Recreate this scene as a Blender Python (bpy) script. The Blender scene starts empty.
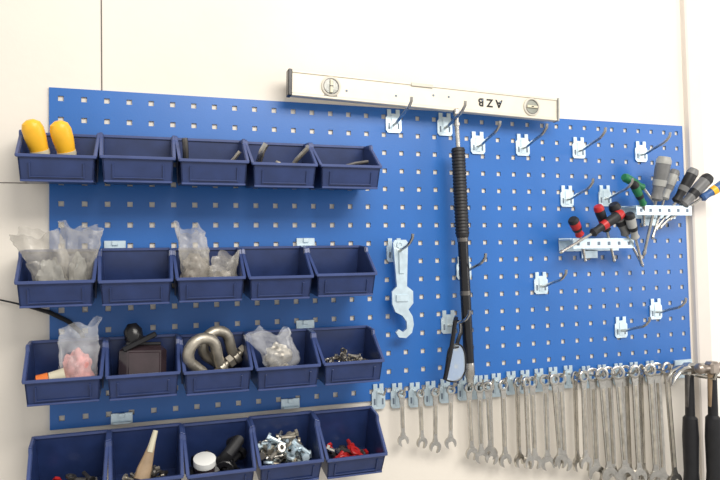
import bpy, bmesh, math, random
from mathutils import Vector, Matrix, noise
random.seed(7)
sc=bpy.context.scene
try: sc.view_settings.view_transform='Standard'
except Exception: pass

# ---------------- materials ----------------
def mat(name,col,rough=.5,metal=0.,noise_amt=0.,nscale=20.,bump=0.,bscale=60.,trans=0.,alpha=1.,coat=0.,spec=.5,ior=1.45):
    m=bpy.data.materials.new(name); m.use_nodes=True
    nt=m.node_tree; p=nt.nodes['Principled BSDF']
    p.inputs['Base Color'].default_value=(*col,1); p.inputs['Roughness'].default_value=rough
    p.inputs['Metallic'].default_value=metal; p.inputs['Transmission Weight'].default_value=trans
    p.inputs['Alpha'].default_value=alpha; p.inputs['Coat Weight'].default_value=coat
    p.inputs['Specular IOR Level'].default_value=spec; p.inputs['IOR'].default_value=ior
    tc=nt.nodes.new('ShaderNodeTexCoord')
    if noise_amt>0:
        n=nt.nodes.new('ShaderNodeTexNoise'); n.inputs['Scale'].default_value=nscale; n.inputs['Detail'].default_value=5
        r=nt.nodes.new('ShaderNodeValToRGB')
        r.color_ramp.elements[0].position=.3; r.color_ramp.elements[1].position=.7
        r.color_ramp.elements[0].color=(*[max(0,c*(1-noise_amt)) for c in col],1)
        r.color_ramp.elements[1].color=(*[min(1,c*(1+noise_amt)) for c in col],1)
        nt.links.new(tc.outputs['Object'],n.inputs['Vector']); nt.links.new(n.outputs['Fac'],r.inputs['Fac'])
        nt.links.new(r.outputs['Color'],p.inputs['Base Color'])
    if bump>0:
        n2=nt.nodes.new('ShaderNodeTexNoise'); n2.inputs['Scale'].default_value=bscale; n2.inputs['Detail'].default_value=4
        b=nt.nodes.new('ShaderNodeBump'); b.inputs['Strength'].default_value=bump; b.inputs['Distance'].default_value=.002
        nt.links.new(tc.outputs['Object'],n2.inputs['Vector']); nt.links.new(n2.outputs['Fac'],b.inputs['Height'])
        nt.links.new(b.outputs['Normal'],p.inputs['Normal'])
    return m
M={}
M['wall']=mat('painted_wall',(.79,.735,.655),.8,noise_amt=.05,nscale=2.2,bump=.3,bscale=45,spec=.2)
M['wall2']=mat('painted_side_wall',(.86,.83,.78),.8,noise_amt=.02,nscale=3,bump=.2,bscale=45,spec=.2)
M['trim']=mat('trim_paint',(.74,.68,.62),.6,noise_amt=.02)
M['seam']=mat('wall_seam_dark',(.12,.10,.09),.9,noise_amt=.2)
M['floor']=mat('concrete_floor',(.45,.44,.42),.7,noise_amt=.1,bump=.2)
M['board']=mat('blue_powder_coat',(.018,.130,.44),.36,noise_amt=.05,nscale=8,bump=.08,bscale=300,spec=.6)
M['bin']=mat('navy_plastic',(.020,.038,.125),.28,noise_amt=.15,nscale=30,bump=.05,bscale=200,spec=.65)
M['binrim_lit']=mat('navy_plastic_rim_highlight',(.05,.075,.20),.3,noise_amt=.1,nscale=30)  # paler bin navy, light reflected by the rims painted into the colour
M['zinc']=mat('blue_zinc',(.60,.72,.79),.38,.6,noise_amt=.1,nscale=60)
M['zincd']=mat('zinc_slot_shadow',(.16,.2,.26),.6,.3,noise_amt=.1)
M['chrome']=mat('chrome_steel',(.53,.51,.47),.25,.95,noise_amt=.15,nscale=80)
M['steel']=mat('galvanised_steel',(.46,.42,.35),.42,.75,noise_amt=.25,nscale=50,bump=.2,bscale=150)
M['dsteel']=mat('dark_steel',(.16,.15,.14),.4,.8,noise_amt=.2,nscale=50)
M['black']=mat('black_rubber',(.012,.012,.014),.5,noise_amt=.2,nscale=60,bump=.1,bscale=300)
M['blackg']=mat('black_gloss',(.01,.01,.012),.25,noise_amt=.1)
M['alu']=mat('level_coated_aluminium',(.68,.63,.53),.45,.1,noise_amt=.05,nscale=20)
M['alud']=mat('level_recess',(.52,.49,.42),.5,.15,noise_amt=.05)
M['vial']=mat('vial_lens',(.30,.31,.27),.15,noise_amt=.2,nscale=60,coat=.5)
M['red']=mat('red_plastic',(.45,.02,.02),.35,noise_amt=.08)
M['green']=mat('green_plastic',(.015,.16,.06),.35,noise_amt=.08)
M['yellow']=mat('yellow_orange_plastic',(.95,.50,.03),.35,noise_amt=.08,nscale=30)
M['orange']=mat('orange_plastic',(.8,.2,.04),.35,noise_amt=.08)
M['blue']=mat('blue_plastic',(.05,.12,.3),.35,noise_amt=.08)
M['grey']=mat('grey_handle',(.16,.16,.16),.4,noise_amt=.15,nscale=40)
M['lgrey']=mat('light_grey_handle',(.36,.36,.34),.4,noise_amt=.15,nscale=40)
M['cont']=mat('bag_contents',(.25,.22,.19),.5,.2,noise_amt=.5,nscale=60)
M['wood']=mat('worn_wood',(.36,.25,.15),.55,noise_amt=.25,nscale=30)
M['copper']=mat('aged_steel',(.40,.34,.29),.35,.85,noise_amt=.25,nscale=40)
M['bagb']=mat('hazy_poly_bag',(.55,.52,.46),.16,noise_amt=.25,nscale=18,bump=.8,bscale=70,alpha=.38,spec=.8)
M['bagc']=mat('clear_poly_bag',(.82,.83,.85),.12,noise_amt=.08,nscale=25,bump=.8,bscale=70,alpha=.26,spec=.9)
M['label']=mat('bag_print',(.7,.30,.28),.4,noise_amt=.5,nscale=40)
M['brown']=mat('dark_brown_plastic',(.04,.026,.03),.2,noise_amt=.3,nscale=20,coat=.4)
M['white']=mat('white_plastic',(.8,.8,.77),.4,noise_amt=.04)
M['cream']=mat('cream_tube',(.65,.6,.45),.4,noise_amt=.1)
M['lens']=mat('glasses_lens',(.62,.72,.82),.05,noise_amt=.05,alpha=.35,spec=.9)

# ---------------- mesh builder ----------------
class B:
    def __init__(s,name): s.name=name; s.v=[]; s.f=[]; s.fm=[]; s.fs=[]; s.mats=[]
    def mi(s,m):
        m=M[m]
        if m not in s.mats: s.mats.append(m)
        return s.mats.index(m)
    def add(s,vs,fs,m,smooth=False,T=None):
        o=len(s.v); k=s.mi(m)
        s.v+= [ (T@Vector(v)) if T is not None else Vector(v) for v in vs]
        for f in fs: s.f.append([i+o for i in f]); s.fm.append(k); s.fs.append(smooth)
    def box(s,c,d,m,T=None,ch=None):
        c=Vector(c)
        if ch is None: ch=min(d)*.15
        bm=bmesh.new(); bmesh.ops.create_cube(bm,size=1)
        for v in bm.verts: v.co=Vector((v.co.x*d[0],v.co.y*d[1],v.co.z*d[2]))
        if ch>0: bmesh.ops.bevel(bm,geom=list(bm.edges),offset=ch,segments=1,affect='EDGES')
        bm.verts.index_update()
        s.add([v.co+c for v in bm.verts],[[v.index for v in f.verts] for f in bm.faces],m,False,T); bm.free()
    def bar(s,p0,p1,w,h,m,up=(0,0,1),ch=None):
        p0=Vector(p0);p1=Vector(p1);d=p1-p0;L=d.length;d.normalize()
        u=Vector(up); 
        if abs(u.dot(d))>.95: u=Vector((0,1,0))
        sx=d.cross(u).normalized(); uu=sx.cross(d).normalized()
        T=Matrix((( sx.x,d.x,uu.x,(p0.x+p1.x)/2),(sx.y,d.y,uu.y,(p0.y+p1.y)/2),(sx.z,d.z,uu.z,(p0.z+p1.z)/2),(0,0,0,1)))
        s.box((0,0,0),(w,L,h),m,T,ch)
    def tube(s,pts,r,m,seg=10,axis=None,T=None,sq=1.,flat=None):
        pts=[Vector(p) for p in pts]; n=len(pts)
        rs=r if isinstance(r,(list,tuple)) else [r]*n
        vs=[];fs=[]
        prev=None
        for i,p in enumerate(pts):
            if axis is not None: t=Vector(axis).normalized()
            else:
                a=pts[max(i-1,0)]; b=pts[min(i+1,n-1)]; t=(b-a).normalized()
            if prev is None:
                q=Vector((0,0,1)) if abs(t.z)<.8 else Vector((0,1,0))
                if flat: q=Vector(flat)
            else: q=prev
            e=(q-t*q.dot(t)).normalized(); prev=e; g=t.cross(e)
            for k in range(seg):
                a=2*math.pi*k/seg
                vs.append(p+(e*math.cos(a)*sq+g*math.sin(a))*rs[i])
        for i in range(n-1):
            for k in range(seg):
                k2=(k+1)%seg
                fs.append([i*seg+k,i*seg+k2,(i+1)*seg+k2,(i+1)*seg+k])
        fs.append(list(range(seg))[::-1]); fs.append([(n-1)*seg+k for k in range(seg)])
        s.add(vs,fs,m,True,T)
    def lathe(s,p0,p1,prof,m,seg=14,sq=1.,flat=None):
        p0=Vector(p0);p1=Vector(p1);d=p1-p0
        s.tube([p0+d*h for h,_ in prof],[r for _,r in prof],m,seg,axis=d,sq=sq,flat=flat)
    def prism(s,pts,t,m,T):
        n=len(pts)
        vs=[(p[0],-t/2,p[1]) for p in pts]+[(p[0],t/2,p[1]) for p in pts]
        fs=[list(range(n)),[n+i for i in range(n)][::-1]]
        for i in range(n): j=(i+1)%n; fs.append([i,n+i,n+j,j])
        s.add(vs,fs,m,False,T)
    def ring(s,c,ro,ri,t,m,T,seg=24,hexin=False):
        vs=[];fs=[]
        for k in range(seg):
            a=2*math.pi*k/seg; co,si=math.cos(a),math.sin(a)
            r2=ri*(.9+.1*abs(math.cos(12*a))) if hexin else ri
            for (r,y) in ((ro,-t/2*.7),(ro*.9,-t/2),(r2,-t/2),(r2,t/2),(ro*.9,t/2),(ro,t/2*.7)):
                vs.append((c[0]+r*co,y,c[1]+r*si))
        for k in range(seg):
            k2=(k+1)%seg
            for q in range(6): q2=(q+1)%6; fs.append([k*6+q,k2*6+q,k2*6+q2,k*6+q2])
        s.add(vs,fs,m,True,T)
    def make(s,parent=None,ang=35):
        me=bpy.data.meshes.new(s.name); me.from_pydata([tuple(v) for v in s.v],[],s.f)
        for m in s.mats: me.materials.append(m)
        for p,k,sm in zip(me.polygons,s.fm,s.fs): p.material_index=k; p.use_smooth=sm
        bm=bmesh.new(); bm.from_mesh(me); bmesh.ops.recalc_face_normals(bm,faces=bm.faces); bm.to_mesh(me); bm.free()
        me.set_sharp_from_angle(angle=math.radians(ang))
        o=bpy.data.objects.new(s.name,me); sc.collection.objects.link(o)
        if parent: o.parent=parent
        return o
def TR(x,y,z,rx=0,ry=0,rz=0):
    return Matrix.Translation((x,y,z))@Matrix.Rotation(math.radians(rz),4,'Z')@Matrix.Rotation(math.radians(ry),4,'Y')@Matrix.Rotation(math.radians(rx),4,'X')

# ---------------- room ----------------
WY=.0045
b=B('wall_back'); b.box((-.19,WY+.06,1.4),(3.66,.12,2.8),'wall',ch=0); b.make()
b=B('wall_right'); b.box((2.24,WY+.075,1.4),(1.1,.12,2.8),'wall2',ch=0); b.make()
b=B('trim_1'); b.box((1.665,WY+.05,1.4),(.05,.14,2.8),'trim',ch=.004); b.make()
b=B('floor'); b.box((.5,-1.5,-.05),(6,3.4,.1),'floor',ch=0); b.make()
b=B('wall_seam'); b.box((.100,WY-.0003,2.35),(.0022,.0012,.82),'seam',ch=0)
b.box((-1.0,WY-.0003,1.744),(1.99,.0012,.0016),'seam',ch=0); b.make()

# ---------------- perforated board ----------------
NX,NZ=37,16; X0,X1,Z0,Z1=0.,1.628,1.25,1.94
px=(X1-X0)/NX; pz=(Z1-Z0)/NZ; hh=.0054; dep=.0022
b=B('perforated_tool_board')
vs=[];fs=[];vi={}
def V(x,y,z):
    k=(round(x,5),round(y,5),round(z,5))
    if k not in vi: vi[k]=len(vs); vs.append((x,y,z))
    return vi[k]
for i in range(NX):
    for j in range(NZ):
        xa=X0+i*px; xb=xa+px; za=Z0+j*pz; zb=za+pz; cx=(xa+xb)/2; cz=(za+zb)/2
        o=[V(xa,0,za),V(xb,0,za),V(xb,0,zb),V(xa,0,zb)]
        h=[V(cx-hh,0,cz-hh),V(cx+hh,0,cz-hh),V(cx+hh,0,cz+hh),V(cx-hh,0,cz+hh)]
        g=[V(cx-hh,dep,cz-hh),V(cx+hh,dep,cz-hh),V(cx+hh,dep,cz+hh),V(cx-hh,dep,cz+hh)]
        for k in range(4):
            l=(k+1)%4
            fs.append([o[k],o[l],h[l],h[k]]); fs.append([h[k],h[l],g[l],g[k]])
e=[V(X0,0,Z0),V(X1,0,Z0),V(X1,0,Z1),V(X0,0,Z1)]
w=[V(X0,WY-.0002,Z0),V(X1,WY-.0002,Z0),V(X1,WY-.0002,Z1),V(X0,WY-.0002,Z1)]
for k in range(4):
    l=(k+1)%4; fs.append([e[k],w[k],w[l],e[l]])
b.add(vs,fs,'board'); b.make()

# ---------------- storage bins ----------------
def bin_T(x,z,tilt): return Matrix.Translation((x,-.012,z))@Matrix.Rotation(math.radians(tilt),4,'X')
def storage_bin(x,z,tilt,w=.139):
    b=B('storage_bin'); T=bin_T(x,z,tilt)
    H=.098;D=.118;hf=.046;t=.0028
    def hw(zz): return (w/2-.0085)+.0055*zz/H
    side=[(0,0),(-.108,0),(-D,hf),(-.050,.088),(-.046,H),(0,H)]
    for sgn in (-1,1):
        out=[(sgn*hw(z_),y_,z_) for y_,z_ in side]; inn=[(sgn*(hw(z_)-t),y_,z_) for y_,z_ in side]
        n=len(side); fs=[list(range(n)),[n+i for i in range(n)]]
        for i in range(n): j=(i+1)%n; fs.append([i,n+i,n+j,j])
        b.add(out+inn,fs,'bin',False,T)
        pr=side[2:]
        for (ya,za),(yb,zb) in zip(pr[:-1],pr[1:]):
            b.bar(T@Vector((sgn*(hw(za)+.0015),ya,za)),T@Vector((sgn*(hw(zb)+.0015),yb,zb)),.006,.005,'binrim_lit')
        b.bar(T@Vector((sgn*(hw(.03)+.001),-.03,.004)),T@Vector((sgn*(hw(.09)+.001),-.03,.09)),.003,.004,'bin')
    def slab(p,q,m='bin'):
        b.add(p+q,[[0,1,2,3],[4,5,6,7],[0,1,5,4],[1,2,6,5],[2,3,7,6],[3,0,4,7]],m,False,T)
    a0,a1,a2=hw(0),hw(hf),hw(H)
    slab([(-a0,0,0),(a0,0,0),(a0,-.108,0),(-a0,-.108,0)],[(-a0,0,t),(a0,0,t),(a0,-.108,t),(-a0,-.108,t)])
    slab([(-a0,-.108,0),(a0,-.108,0),(a1,-D,hf),(-a1,-D,hf)],[(-a0,-.108+t,0),(a0,-.108+t,0),(a1,-D+t,hf),(-a1,-D+t,hf)])
    slab([(-a0,0,0),(a0,0,0),(a2,0,H),(-a2,0,H)],[(-a0,-t,0),(a0,-t,0),(a2,-t,H),(-a2,-t,H)])
    b.bar(T@Vector((-a1-.003,-D-.001,hf)),T@Vector((a1+.003,-D-.001,hf)),.007,.006,'binrim_lit')
    b.bar(T@Vector((-a2-.002,-.002,H)),T@Vector((a2+.002,-.002,H)),.008,.006,'binrim_lit')
    def F(u,vv,off=.0015):
        y=-.108+(-D+.108)*vv/hf; return T@Vector((u,y-off,vv))
    b.bar(F(-.045,.008),F(.045,.008),.003,.0025,'bin'); 
    b.bar(F(-.046,.006),F(-.046,.034),.003,.003,'bin'); b.bar(F(.046,.006),F(.046,.034),.003,.003,'bin')
    b.bar(F(-a0,.001,.001),F(a0,.001,.001),.004,.004,'binrim_lit')
    b.make(); return T
rows=[(-.044,.143,1.742,5),(-.045,.140,1.511,5),(-.033,.140,1.329,5),(-.027,.139,1.150,13)]
BT={}
for r,(x0,pw,z,tl) in enumerate(rows):
    for c in range(5):
        BT[(r,c)]=storage_bin(x0+pw*(c+.5),z+random.uniform(-.002,.002),tl+random.uniform(-1,1),pw-.001)
for (x,z) in [(.125,1.831),(.124,1.616),(.529,1.619),(.525,1.434),(.135,1.262),(.488,1.262)]:
    b=B('bin_mounting_clip')
    b.box((x,-.0025,z),(.042,.004,.022),'zinc'); b.box((x,-.008,z-.008),(.034,.012,.004),'zinc')
    b.box((x,-.006,z+.006),(.012,.006,.01),'zinc'); b.make()

# ---------------- hooks ----------------
def plate(b,x,z,w=.040,h=.056):
    T=TR(x,-.0028,z)
    o=[(-w/2,-h/2+.006),(-w/2+.005,-h/2),(w/2-.005,-h/2),(w/2,-h/2+.006),(w/2,h/2-.02),(w/2-.004,h/2-.016),(w/2-.004,h/2),(w/2-.014,h/2),(w/2-.014,h/2-.01),(-w/2+.014,h/2-.01),(-w/2+.014,h/2),(-w/2+.004,h/2),(-w/2+.004,h/2-.016),(-w/2,h/2-.02)]
    b.prism(o,.003,'zinc',T)
    b.box((x,-.0046,z-.004),(w*.30,.0022,h*.62),'zinc'); 
    b.box((x-w*.3,-.0045,z-.012),(.004,.0008,.014),'zincd',ch=0); b.box((x+w*.3,-.0045,z-.012),(.004,.0008,.014),'zincd',ch=0)
def tool_hook(x,z,L=.105,w=.040,h=.056,rise=.027,r=.0036):
    b=B('pegboard_hook'); plate(b,x,z,w,h)
    zs=z-.008
    pts=[(x,-.004,zs),(x,-.02,zs),(x,-L*.5,zs+rise*.35),(x,-L*.8,zs+rise*.62),(x+.002,-L*.9,zs+rise*.85),(x+.004,-L*.98,zs+rise*1.2),(x+.004,-L,zs+rise*1.55)]
    b.tube(pts,r,'chrome',8); b.make()
for x,z in [(.75,1.908),(.885,1.907),(.975,1.865),(1.104,1.865),(1.275,1.864),(1.478,1.861),(1.233,1.735),(1.353,1.738),(1.146,1.511),(1.391,1.386),(1.509,1.430),(.745,1.600),(.927,1.554),(.882,1.424)]:
    tool_hook(x,z)

# ---------------- spirit level ----------------
root=bpy.data.objects.new('spirit_level',None); sc.collection.objects.link(root)
tl=math.degrees(math.atan2(.022,.70))
T=TR(.833,-.045,1.9595,0,tl,0)
L=.686;Hh=.057
b=B('level_body')
b.box((0,0,0),(L,.014,Hh*.8),'alu',T,ch=.001)
b.box((0,0,Hh/2-.003),(L,.018,.006),'alu',T,ch=.0012); b.box((0,0,-Hh/2+.003),(L,.018,.006),'alu',T,ch=.0012)
for s_ in (-1,1): b.box((s_*(L/2+.0025),0,0),(.009 if s_<0 else .004,.023,Hh+.002),'blackg' if s_<0 else 'lgrey',T)
b.make(root)
b=B('level_vials')
for u in (-.252,.268):
    TT=T@TR(u,-.008,0)
    b.ring((0,0),.0225,.0185,.005,'alud',TT,28)
    b.ring((0,0),.0190,.0165,.006,'dsteel',TT,28)
    b.prism([(.0178*math.cos(2*math.pi*k/28),.0178*math.sin(2*math.pi*k/28)) for k in range(28)],.003,'vial',TT)
    b.box((0,-.003,0),(.006 if u<0 else .03,.005,.03 if u<0 else .006),'cream',TT)
    b.box((0,-.0035,0),(.0065,.005,.002),'blackg',TT,ch=0)
for u in (-.215,-.095,.0,.04,.13,.18): b.box((u,-.0075,-.006 if u<0 else .004),(.004,.002,.004),'zincd',T,ch=0)
b.box((-.03,-.0095,.0245),(.055,.003,.007),'alud',T,ch=0)
b.box((-.252,-.0078,-.019),(.03,.0008,.004),'dsteel',T@TR(0,0,-.001),ch=0)
b.make(root)
cu=bpy.data.curves.new('level_lettering','FONT'); cu.body='A Z B'; cu.size=.027; cu.extrude=.0004; cu.offset=.0006; cu.align_x='CENTER'; cu.align_y='CENTER'
cu.materials.append(M['blackg'])
to=bpy.data.objects.new('level_lettering',cu); sc.collection.objects.link(to); to.parent=root
to.matrix_world=T@Matrix.Translation((.152,-.0078,.0))@Matrix.Rotation(math.radians(90),4,'X')@Matrix.Rotation(math.pi,4,'Z')

# ---------------- torque wrench ----------------
b=B('torque_wrench')
pA=Vector((.8905,-.055,1.925)); pB=Vector((.912,-.048,1.285)); d=(pB-pA)
def q(z): return pA+d*((1.925-z)/.64)
b.tube([q(1.925),q(1.835)],.0055,'chrome',12); b.box(q(1.926),(.013,.013,.016),'chrome'); b.tube([q(1.90),q(1.893)],.008,'chrome',12)
pr=[(0,.008),(.01,.0150)]
n=26
for k in range(n):
    h0=.02+.94*k/n
    pr+= [(h0,.0152),(h0+.010,.0166),(h0+.026,.0166),(h0+.032,.0152)]
pr+=[(.97,.0155),(1,.013)]
b.lathe(q(1.842),q(1.625),pr,'black',18)
b.tube([q(1.627),q(1.617)],.0135,'dsteel',14)
b.tube([q(1.62),q(1.325)],.0125,'blackg',14)
b.tube([q(1.50),q(1.49)],.0132,'dsteel',14)
b.lathe(q(1.33),q(1.283),[(0,.0125),(.1,.0130),(.6,.0130),(.75,.0095),(1,.0085)],'chrome',16)
b.make()

# ---------------- hook spanner ----------------
out=[(394,240),(405,240),(407,243),(405,286),(411,291),(411,303),(406,309),(410,316),(411,324),(409,332),(403,337),(396,336),(393,331),(396,328),(400,331),(404,328),(404,321),(400,315),(393,311),(390,303),(390,291),(395,286),(392,243)]
pl=[((a-398)*.0025, .116-(c-243)*.00235) for a,c in out]
b=B('hook_spanner'); b.prism(pl,.008,'zinc',TR(.744,-.032,1.5)); 
b.box((.748,-.038,1.57),(.012,.004,.05),'zinc'); b.box((.748,-.0375,1.488),(.03,.005,.016),'zinc'); b.ring((0,0),.009,.0045,.010,'zinc',TR(.746,-.033,1.611)); b.make()

# ---------------- safety glasses (hung by the temple) ----------------
b=B('safety_glasses')
b.tube([(.884,-.035,1.430),(.876,-.055,1.438),(.866,-.07,1.432),(.858,-.075,1.40),(.848,-.078,1.36),(.838,-.08,1.325),(.831,-.08,1.300)],.0055,'blackg',8,sq=.6)
b.tube([(.884,-.035,1.428),(.890,-.05,1.430),(.886,-.06,1.405),(.876,-.062,1.385),(.872,-.062,1.372)],.0046,'blackg',8,sq=.6)
lo=[(.846,1.368),(.860,1.378),(.876,1.376),(.885,1.362),(.888,1.340),(.886,1.316),(.876,1.300),(.860,1.294),(.844,1.296),(.834,1.304),(.838,1.330)]
def cr(P,m=5):
    n=len(P);R=[]
    for i in range(n):
        p0,p1,p2,p3=[Vector(P[(i+k-1)%n]) for k in range(4)]
        for j in range(m):
            t=j/m; R.append(.5*((2*p1)+(-p0+p2)*t+(2*p0-5*p1+4*p2-p3)*t*t+(-p0+3*p1-3*p2+p3)*t**3))
    return R
lo=cr(lo)
b.tube([(p.x,-.074,p.y) for p in lo]+[(lo[0].x,-.074,lo[0].y)],.0022,'blackg',6)
b.prism([(p.x,p.y) for p in lo],.0018,'lens',TR(0,-.074,0))
b.tube([(.872,-.072,1.372),(.850,-.074,1.371),(.842,-.076,1.350)],.0035,'blackg',8)
b.make()

# ---------------- spanner row ----------------
def spanner(x,zt,zb,y,tw,lean,big=1.):
    b=B('combination_spanner'); Lg=zt-zb; R=.0095+.036*max(0,Lg-.10); R=min(R,.0165)*big
    T=TR(x,y,zt,0,lean,tw)
    t=.0065
    b.ring((0,-R),R,R*.62,t*1.15,'chrome',T,24,True)
    R2=R*1.25; zc=-(Lg-R2)
    sw=R*.46
    b.prism([(-sw*1.3,-2*R+.004),(sw*1.3,-2*R+.004),(sw,-2*R-.012),(sw*.85,zc+R2+.008),(sw*1.4,zc+R2*.7),(-sw*1.4,zc+R2*.7),(-sw*.85,zc+R2+.008),(-sw,-2*R-.012)],t*.72,'chrome',T)
    b.bar(T@Vector((0,-t*.32,-2*R-.018)),T@Vector((0,-t*.32,zc+R2+.016)),sw*1.0,t*.35,'steel',up=(0,1,0))
    pts=[]
    for k in range(19):
        a=math.radians(-58+ (296)*k/18); pts.append((R2*math.cos(a),R2*math.sin(a)))
    pts+=[(-.5*R2,-.1*R2),(-.3*R2,.25*R2),(.3*R2,.25*R2),(.5*R2,-.1*R2)]
    b.prism(pts,t,'chrome',T@TR(0,0,zc,0,random.choice((-18,18)),0))
    b.make()
def short_hook(x,z=1.262,L=.05):
    b=B('pegboard_hook'); plate(b,x,z-.008,.033,.058)
    b.tube([(x,-.004,z),(x,-L*.8,z+.002),(x,-L,z+.012),(x,-L-.002,z+.02)],.0026,'chrome',8); b.make()
tops=[(.744,1.277,1.146),(.789,1.275,1.137),(.830,1.275,1.122),(.869,1.278,1.128),(.918,1.28,1.094),(.945,1.28,1.085),(.973,1.279,1.078),(1.009,1.281,1.069),(1.051,1.283,1.062),(1.091,1.283,1.055),(1.132,1.284,1.045),(1.174,1.285,1.040),(1.220,1.286,1.033)]
for i,(x,zt,zb) in enumerate(tops):
    short_hook(x,1.268+(zt-1.279))
    spanner(x,zt,zb,-.030-.004*(i%2),random.uniform(-25,25),random.uniform(-2.,2.))
    if i in (5,8,10,12):
        spanner(x+.016,zt+.002,zb+random.uniform(-.004,.012),-.044,random.uniform(-50,50),random.uniform(-4.,1.))
short_hook(.697,1.268)
for i,(x,zb) in enumerate([(1.275,.99),(1.325,.985),(1.378,.975),(1.428,.97),(1.482,.96)]):
    short_hook(x,1.27,.07)
    for k in range(2):
        spanner(x+.014*k,1.290+.003*k,zb+random.uniform(-.01,.01),-.028-.018*k,random.uniform(-30,30),random.uniform(-4,1)*(1 if k else .4),1.1)

# ---------------- hammers ----------------
def hammer(x,y,zt,claw,hm,headm,name):
    b=B(name)
    b.lathe((x,y,zt),(x-.008,y,zt-.36),[(0,.009),(.05,.010),(.2,.0105),(.34,.011),(.36,.0165),(.5,.0185),(.75,.0165),(.93,.0205),(1,.016)],hm,16,sq=1.25)
    b.lathe((x,y,zt+.012),(x-.003,y,zt-.10),[(0,.008),(.1,.0115),(1,.0105)],'wood' if not claw else 'dsteel',12)
    b.box((x,y,zt),(.030,.03,.034),headm,ch=.006)
    b.lathe((x+.012,y,zt),(x+.052,y,zt-.002),[(0,.011),(.3,.010),(.5,.0145),(.9,.0155),(1,.0135)],headm,18)
    if claw:
        for s_ in (-1,1):
            pts=[(x-.01,y+s_*.006,zt+.002),(x-.028,y+s_*.009,zt+.003),(x-.047,y+s_*.011,zt-.004),(x-.062,y+s_*.012,zt-.018),(x-.072,y+s_*.013,zt-.036)]
            b.tube(pts,[.012,.0105,.009,.007,.003],headm,10,sq=.8)
    else:
        b.lathe((x-.012,y,zt),(x-.055,y,zt),[(0,.010),(.35,.009),(.5,.0125),(.7,.0145),(.88,.011),(1,.002)],headm,18)
    b.make()
hammer(1.565,-.055,1.270,True,'black','chrome','claw_hammer')
hammer(1.594,-.102,1.278,False,'black','copper','ball_peen_hammer')
b=B('hammer_holder'); b.box((1.595,-.004,1.262),(.06,.006,.05),'zinc')
for xx in (1.577,1.611): b.tube([(xx+.008,-.006,1.250),(xx+.008,-.06,1.250),(xx+.008,-.118,1.252),(xx+.008,-.125,1.268)],.003,'chrome',8)
b.make()

# ---------------- screwdriver racks ----------------
def rack(x0,x1,z,name='screwdriver_rack'):
    b=B(name); n=6; w=(x1-x0)
    b.box(((x0+x1)/2,-.003,z),(w,.003,.034),'zinc',ch=.0005)
    b.box(((x0+x1)/2,-.014,z+.012),(w,.020,.003),'zinc',ch=.0005); b.box(((x0+x1)/2,-.056,z+.012),(w,.008,.003),'zinc',ch=.0005)
    for k in range(n+1): b.box((x0+w*k/n,-.038,z+.012),(.008 if 0<k<n else .005,.034,.003),'zinc',ch=.0005)
    b.box(((x0+x1)/2,-.0605,z+.001),(w,.002,.026),'zinc',ch=.0004)
    for k in range(n): b.box((x0+w*(k+.5)/n,-.0618,z+.001),(.008,.001,.009),'zincd',ch=0)
    b.box(((x0+x1)/2,-.003,z-.025),(.05,.003,.022),'zinc',ch=.0005)
    b.make()
rack(1.204,1.392,1.608); rack(1.404,1.588,1.694)
def driver(h0,h1,tip,y0,y1,hr,m1,m2,br=.0036,name='screwdriver'):
    b=B(name)
    A=Vector((h0[0],y0,h0[1]));Bp=Vector((h1[0],(y0+y1)/2,h1[1]));C=Vector((tip[0],y1,tip[1]))
    b.lathe(A,Bp,[(0,hr*.55),(.04,hr*.85),(.12,hr),(.3,hr*1.03),(.55,hr*.92),(.78,hr*.72),(.86,hr*.75),(.95,hr*.9),(1,hr*.6)],m1,12)
    b.lathe(A,A+(Bp-A)*.16,[(-.03,hr*.5),(.0,hr*.8),(.5,hr*1.04),(1,hr*1.06)],m2,12)
    b.lathe(A+(Bp-A)*.52,A+(Bp-A)*.66,[(0,hr*.98),(1,hr*.9)],m2,12)
    b.lathe(Bp,C,[(-.02,br*1.5),(0,br),(.88,br),(.94,br*1.5),(1,br*.6)],'chrome',10)
    b.make()
def c1(a,c): return (1.204+(a-565)*.00312,1.62-(c-240)*.00262)
def c2(a,c): return (1.405+(a-628)*.00335,1.706-(c-207)*.0028)
driver(c1(608,215),c1(580,235),c1(551,253),-.085,-.065,.013,'black','red')
driver(c1(561,221),c1(573,236),c1(583,262),-.08,-.035,.013,'red','black')
driver(c1(588,208),c1(601,232),c1(612,263),-.07,-.035,.0125,'black','red')
driver(c1(602,206),c1(619,236),c1(640,268),-.075,-.040,.0145,'grey','black')
driver(c1(612,216),c1(624,240),c1(636,266),-.095,-.050,.0125,'lgrey','black')
driver(c2(612,181),c2(634,190),c2(650,205),-.08,-.05,.011,'green','green')
driver(c2(618,187),c2(634,206),c2(640,226),-.09,-.04,.011,'green','black')
driver(c2(652,161),c2(648,202),c2(640,254),-.08,-.035,.019,'grey','lgrey',.004)
driver(c2(668,172),c2(659,200),c2(649,238),-.06,-.035,.0135,'lgrey','grey')
driver(c2(680,172),c2(667,203),c2(652,230),-.085,-.035,.0145,'black','grey')
driver(c2(698,178),c2(675,206),c2(656,228),-.075,-.035,.0165,'grey','black')
driver(c2(716,181),c2(692,199),c2(664,220),-.09,-.04,.0135,'blue','yellow')

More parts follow.
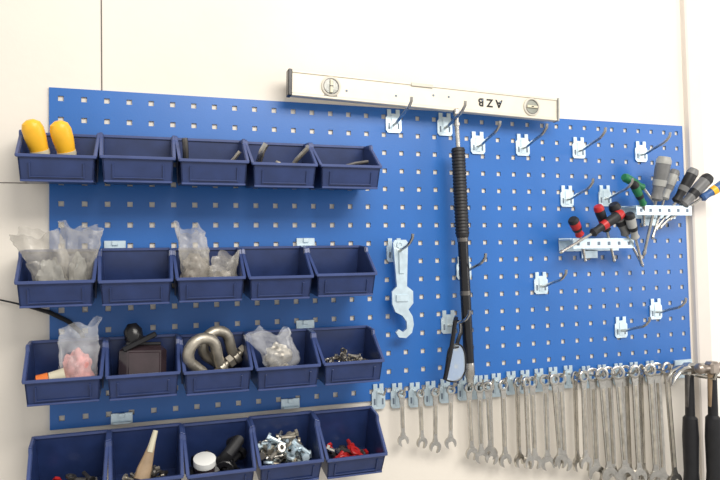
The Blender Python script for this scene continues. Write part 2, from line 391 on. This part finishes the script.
# ---------------- bin contents ----------------
def L2W(rc,u,v,h): return BT[rc]@Vector((u,v,h))
for i,(u,le) in enumerate([(-.040,.000),(.006,.002)]):
    b=B('utility_tool'); base=L2W((0,0),u+.018,-.045,.006); top=L2W((0,0),u+le-.008,-.085,.115)
    b.lathe(base,top,[(0,.010),(.3,.012),(.5,.0165),(.72,.0195),(.86,.0195),(.95,.016),(1,.007)],'yellow',16,sq=.75)
    b.lathe(base,top,[(.3,.013),(.45,.0172),(.5,.0175)],'cream',16,sq=.78); b.make()
def bag(name,rc,u,v,h,H,wb,wt,lean,m,flat=.55,seed=0,inner=None,turn=0,crump=.0065):
    b=B(name); n=26; seg=54; vs=[];fs=[]
    base=Vector((u,v,h))
    for i in range(n):
        t=i/(n-1); wr=wb*math.sin(min(1,t*4+.45)*math.pi/2)*(1-t)+wt*t
        for k in range(seg):
            a=2*math.pi*k/seg
            nz=noise.noise(Vector((math.cos(a)*1.6,math.sin(a)*1.6,t*2.2+seed*7.3)))
            r=wr*(1+.4*nz)
            fl=flat*(1-.75*t)
            p=Vector((r*math.cos(a),r*math.sin(a)*fl,H*t*(1+.18*noise.noise(Vector((math.cos(a)*1.5,seed,1+math.sin(a)*.4))))))
            q3=p*38+Vector((seed*3.1,0,0))
            cr_=(abs(noise.noise(q3))-.2)*crump*2+ (abs(noise.noise(q3*2.3))-.2)*crump*.9
            p+=Vector((math.cos(a)*cr_*.8,math.sin(a)*cr_,cr_*.3))*min(1,.3+t*1.2)
            p+=Vector((0,.007*math.sin(p.x*130+seed)*t,0))
            p=Matrix.Rotation(math.radians(turn),3,'Z')@p
            p+=Vector((lean[0]*t,lean[1]*t,0))
            vs.append(base+p)
    for i in range(n-1):
        for k in range(seg):
            k2=(k+1)%seg; fs.append([i*seg+k,i*seg+k2,(i+1)*seg+k2,(i+1)*seg+k])
    fs.append(list(range(seg))[::-1])
    b.add(vs,fs,m,True,BT[rc])
    if inner:
        bm=bmesh.new(); bmesh.ops.create_icosphere(bm,subdivisions=4,radius=1); vs=[]
        for v_ in bm.verts:
            c=v_.co; k=1+.35*noise.noise(c*2.5+Vector((seed,0,0)))+.12*noise.noise(c*7)
            vs.append(base+Vector((c.x*wb*.75*k+lean[0]*.3,c.y*wb*.35*k+lean[1]*.3,H*.30+c.z*H*.30*k)))
        bm.verts.index_update(); fs=[[q_.index for q_ in f.verts] for f in bm.faces]; bm.free()
        b.add(vs,fs,inner,True,BT[rc])
    b.make(ang=32)
bag('plastic_bag',(1,0),-.002,-.068,.004,.132,.030,.036,(-.036,-.025),'bagb',seed=1,inner='lgrey')
bag('plastic_bag',(1,0),.028,-.050,.004,.142,.022,.038,(.016,-.01),'bagb',seed=2,inner='lgrey')
bag('plastic_bag',(1,2),-.016,-.05,.004,.138,.038,.026,(-.022,-.02),'bagb',seed=3,inner='cont')
bag('plastic_bag',(1,2),.022,-.065,.004,.085,.032,.026,(.012,-.01),'bagb',seed=4,inner='cont')
bag('plastic_bag',(2,0),.018,-.062,.004,.135,.036,.034,(.006,-.01),'bagc',seed=5,inner='label')
b=B('glue_tube'); 
b.lathe(L2W((2,0),-.045,-.080,.035),L2W((2,0),.0,-.075,.045),[(0,.009),(.4,.009),(.42,.013),(1,.014)],'cream',14)
b.lathe(L2W((2,0),-.050,-.080,.035),L2W((2,0),-.028,-.078,.039),[(0,.009),(.1,.0135),(1,.0135)],'orange',14); b.make()
b=B('socket_case'); T=BT[(2,1)]@TR(-.002,-.062,.052,-14,4,8)
b.box((0,0,0),(.090,.044,.082),'brown',T,ch=.013); b.box((0,-.022,.0),(.06,.004,.05),'brown',T,ch=.0018); b.box((0,0,.042),(.066,.028,.006),'blackg',T)
b.lathe(T@Vector((-.014,0,.040)),T@Vector((-.022,.0,.082)),[(0,.015),(.3,.018),(.7,.018),(1,.009)],'blackg',14); 
b.bar(T@Vector((-.04,-.02,.03)),T@Vector((.02,-.03,.06)),.014,.010,'blackg'); b.make()
def shackle(rc,u,v,h,rx,ry,rz,s=1.,r=.0085):
    b=B('bow_shackle'); T=BT[rc]@TR(u,v,h,rx,ry,rz)@Matrix.Scale(s,4)
    pts=[(-.016,0,-.034),(-.018,0,-.018)]
    for k in range(13):
        a=math.radians(205-230*k/12); pts.append((.0265*math.cos(a),0,.012+.0265*math.sin(a)))
    pts+=[(.018,0,-.018),(.016,0,-.034)]
    b.tube(pts,r,'steel',12,T=T)
    for s_ in (-1,1): b.ring((0,0),.0135,.004,.012,'steel',T@TR(s_*.017,0,-.038,0,0,90))
    b.tube([(-.03,0,-.038),(.032,0,-.038)],.0065,'steel',12,T=T); b.tube([(.030,0,-.038),(.040,0,-.038)],.012,'steel',6,T=T); b.make()
shackle((2,2),-.022,-.082,.066,12,-32,14,1.14,.0100); shackle((2,2),.010,-.044,.074,12,-36,14,1.12,.0100)
bag('plastic_bag',(2,3),.0,-.055,.03,.085,.036,.045,(-.035,-.02),'bagc',seed=9,inner='steel',turn=10)
def bolt(b,T,L,r,m):
    b.tube([(0,0,-L/2),(0,0,L/2)],r,m,8,T=T); b.tube([(0,0,L/2),(0,0,L/2+r*1.3)],r*2,m,6,T=T)
def heap(name,rc,n,us,vs_,h,L,r,mats):
    b=B(name)
    for k in range(n):
        u=random.uniform(*us); v=random.uniform(*vs_); z=random.uniform(h[0],h[1])*(1-.5*abs(u)/.06)
        T=BT[rc]@TR(u,v,z,random.uniform(60,120),random.uniform(0,360),random.uniform(0,360))
        m=random.choice(mats)
        if random.random()<.65: bolt(b,T,L*random.uniform(.7,1.2),r,m)
        else: b.ring((0,0),r*2.6,r*1.2,r*1.4,m,T,12)
    b.make()
heap('loose_bolts',(2,4),130,(-.045,.045),(-.085,-.015),(.012,.055),.022,.0022,['dsteel','chrome','steel'])
heap('loose_bolts',(2,3),26,(-.045,.045),(-.095,-.03),(.01,.035),.02,.004,['steel','chrome'])
heap('zinc_clamp_fittings',(3,3),80,(-.042,.040),(-.085,-.02),(.012,.075),.036,.0042,['chrome','zinc','zinc','steel'])
heap('small_red_fasteners',(3,4),26,(-.03,.03),(-.085,-.03),(.01,.035),.032,.0046,['red','red','dsteel','chrome'])
heap('loose_screws',(0,3),14,(-.04,.04),(-.085,-.03),(.02,.055),.040,.0035,['steel','dsteel'])
heap('loose_screws',(3,0),20,(-.04,.04),(-.085,-.03),(.01,.03),.03,.004,['red','dsteel','dsteel'])
heap('loose_screws',(3,1),20,(-.04,.04),(-.085,-.03),(.01,.03),.03,.004,['dsteel','steel'])
heap('rubber_parts',(3,2),16,(-.04,.04),(-.085,-.035),(.015,.045),.03,.008,['black','blackg'])
def stick(name,rc,p,r,m):
    b=B(name); b.tube([L2W(rc,*q_) for q_ in p],r,m,8); b.make()
stick('flat_bracket',(0,3),[(-.050,-.05,.03),(-.042,-.085,.075),(-.034,-.088,.090)],.007,'chrome')
stick('hex_key',(0,3),[(.02,-.04,.03),(.035,-.07,.06),(.055,-.085,.084),(.058,-.07,.088)],.005,'steel')
stick('hex_key',(0,2),[(-.05,-.06,.02),(-.053,-.085,.072),(-.055,-.09,.092)],.006,'dsteel')
stick('hex_key',(0,2),[(.02,-.05,.03),(.045,-.075,.055),(.056,-.08,.07)],.004,'steel')
stick('hex_key',(0,4),[(-.03,-.07,.04),(.02,-.085,.055),(.05,-.08,.06)],.004,'dsteel')
b=B('chisel'); b.lathe(L2W((3,1),-.01,-.085,.03),L2W((3,1),.012,-.045,.085),[(0,.015),(.3,.014),(.55,.011),(.8,.008),(1,.006)],'wood',12,sq=.5)
b.lathe(L2W((3,1),.006,-.055,.07),L2W((3,1),.018,-.035,.105),[(0,.007),(1,.005)],'cream',10); b.make()
b=B('lidded_jar'); b.lathe(L2W((3,2),-.03,-.075,.006),L2W((3,2),-.03,-.085,.062),[(0,.018),(.1,.021),(.7,.021),(.72,.017),(.78,.017)],'brown',20)
b.lathe(L2W((3,2),-.03,-.0825,.048),L2W((3,2),-.03,-.085,.064),[(0,.020),(.1,.022),(.9,.022),(1,.019)],'white',24); b.make()
b=B('rubber_grommet_strip'); b.tube([L2W((3,2),0,-.06,.03),L2W((3,2),.02,-.07,.06),L2W((3,2),.04,-.05,.075),L2W((3,2),.03,-.03,.06)],.013,'black',12); b.make()
b=B('black_cable'); b.tube([(-.5,-.004,1.55),(-.3,-.004,1.545),(-.14,-.004,1.527),(-.06,-.006,1.505),(.0,-.0065,1.485),(.035,-.0065,1.465),(.06,-.0065,1.440),(.07,-.0065,1.40)],[.0018]*4+[.0045]*4,'black',8); b.make()

# ---------------- lights ----------------
w=bpy.data.worlds.new('World'); sc.world=w; w.use_nodes=True
nt=w.node_tree; bg=nt.nodes['Background']; bg.inputs['Color'].default_value=(1,.985,.96,1); bg.inputs['Strength'].default_value=.76
def area(name,loc,tgt,size,e,col,sy=None):
    l=bpy.data.lights.new(name,'AREA'); l.energy=e; l.color=col; l.shape='RECTANGLE'; l.size=size; l.size_y=sy or size
    o=bpy.data.objects.new(name,l); sc.collection.objects.link(o); o.location=loc
    o.rotation_euler=(Vector(tgt)-Vector(loc)).to_track_quat('-Z','Y').to_euler(); return o
area('ceiling_lamp',(1.0,-1.7,2.75),(.8,0,1.5),1.6,40,(1,.955,.885),.7)
area('window_daylight',(3.2,-1.6,1.9),(1.2,0,1.5),1.0,16,(1,.98,.95),1.4)

# ---------------- camera ----------------
cam=bpy.data.cameras.new('camera'); cam.lens=33; cam.sensor_width=36
co=bpy.data.objects.new('camera',cam); sc.collection.objects.link(co)
r=Vector((.9469,-.3210,-.02)).normalized(); f_=Vector((.3216,.9462,.0368)); f_=(f_-r*f_.dot(r)).normalized(); u=r.cross(f_)
mw=Matrix(((r.x,u.x,-f_.x,.165),(r.y,u.y,-f_.y,-1.458),(r.z,u.z,-f_.z,1.568),(0,0,0,1)))
co.matrix_world=mw; cam.clip_start=.05
sc.camera=co
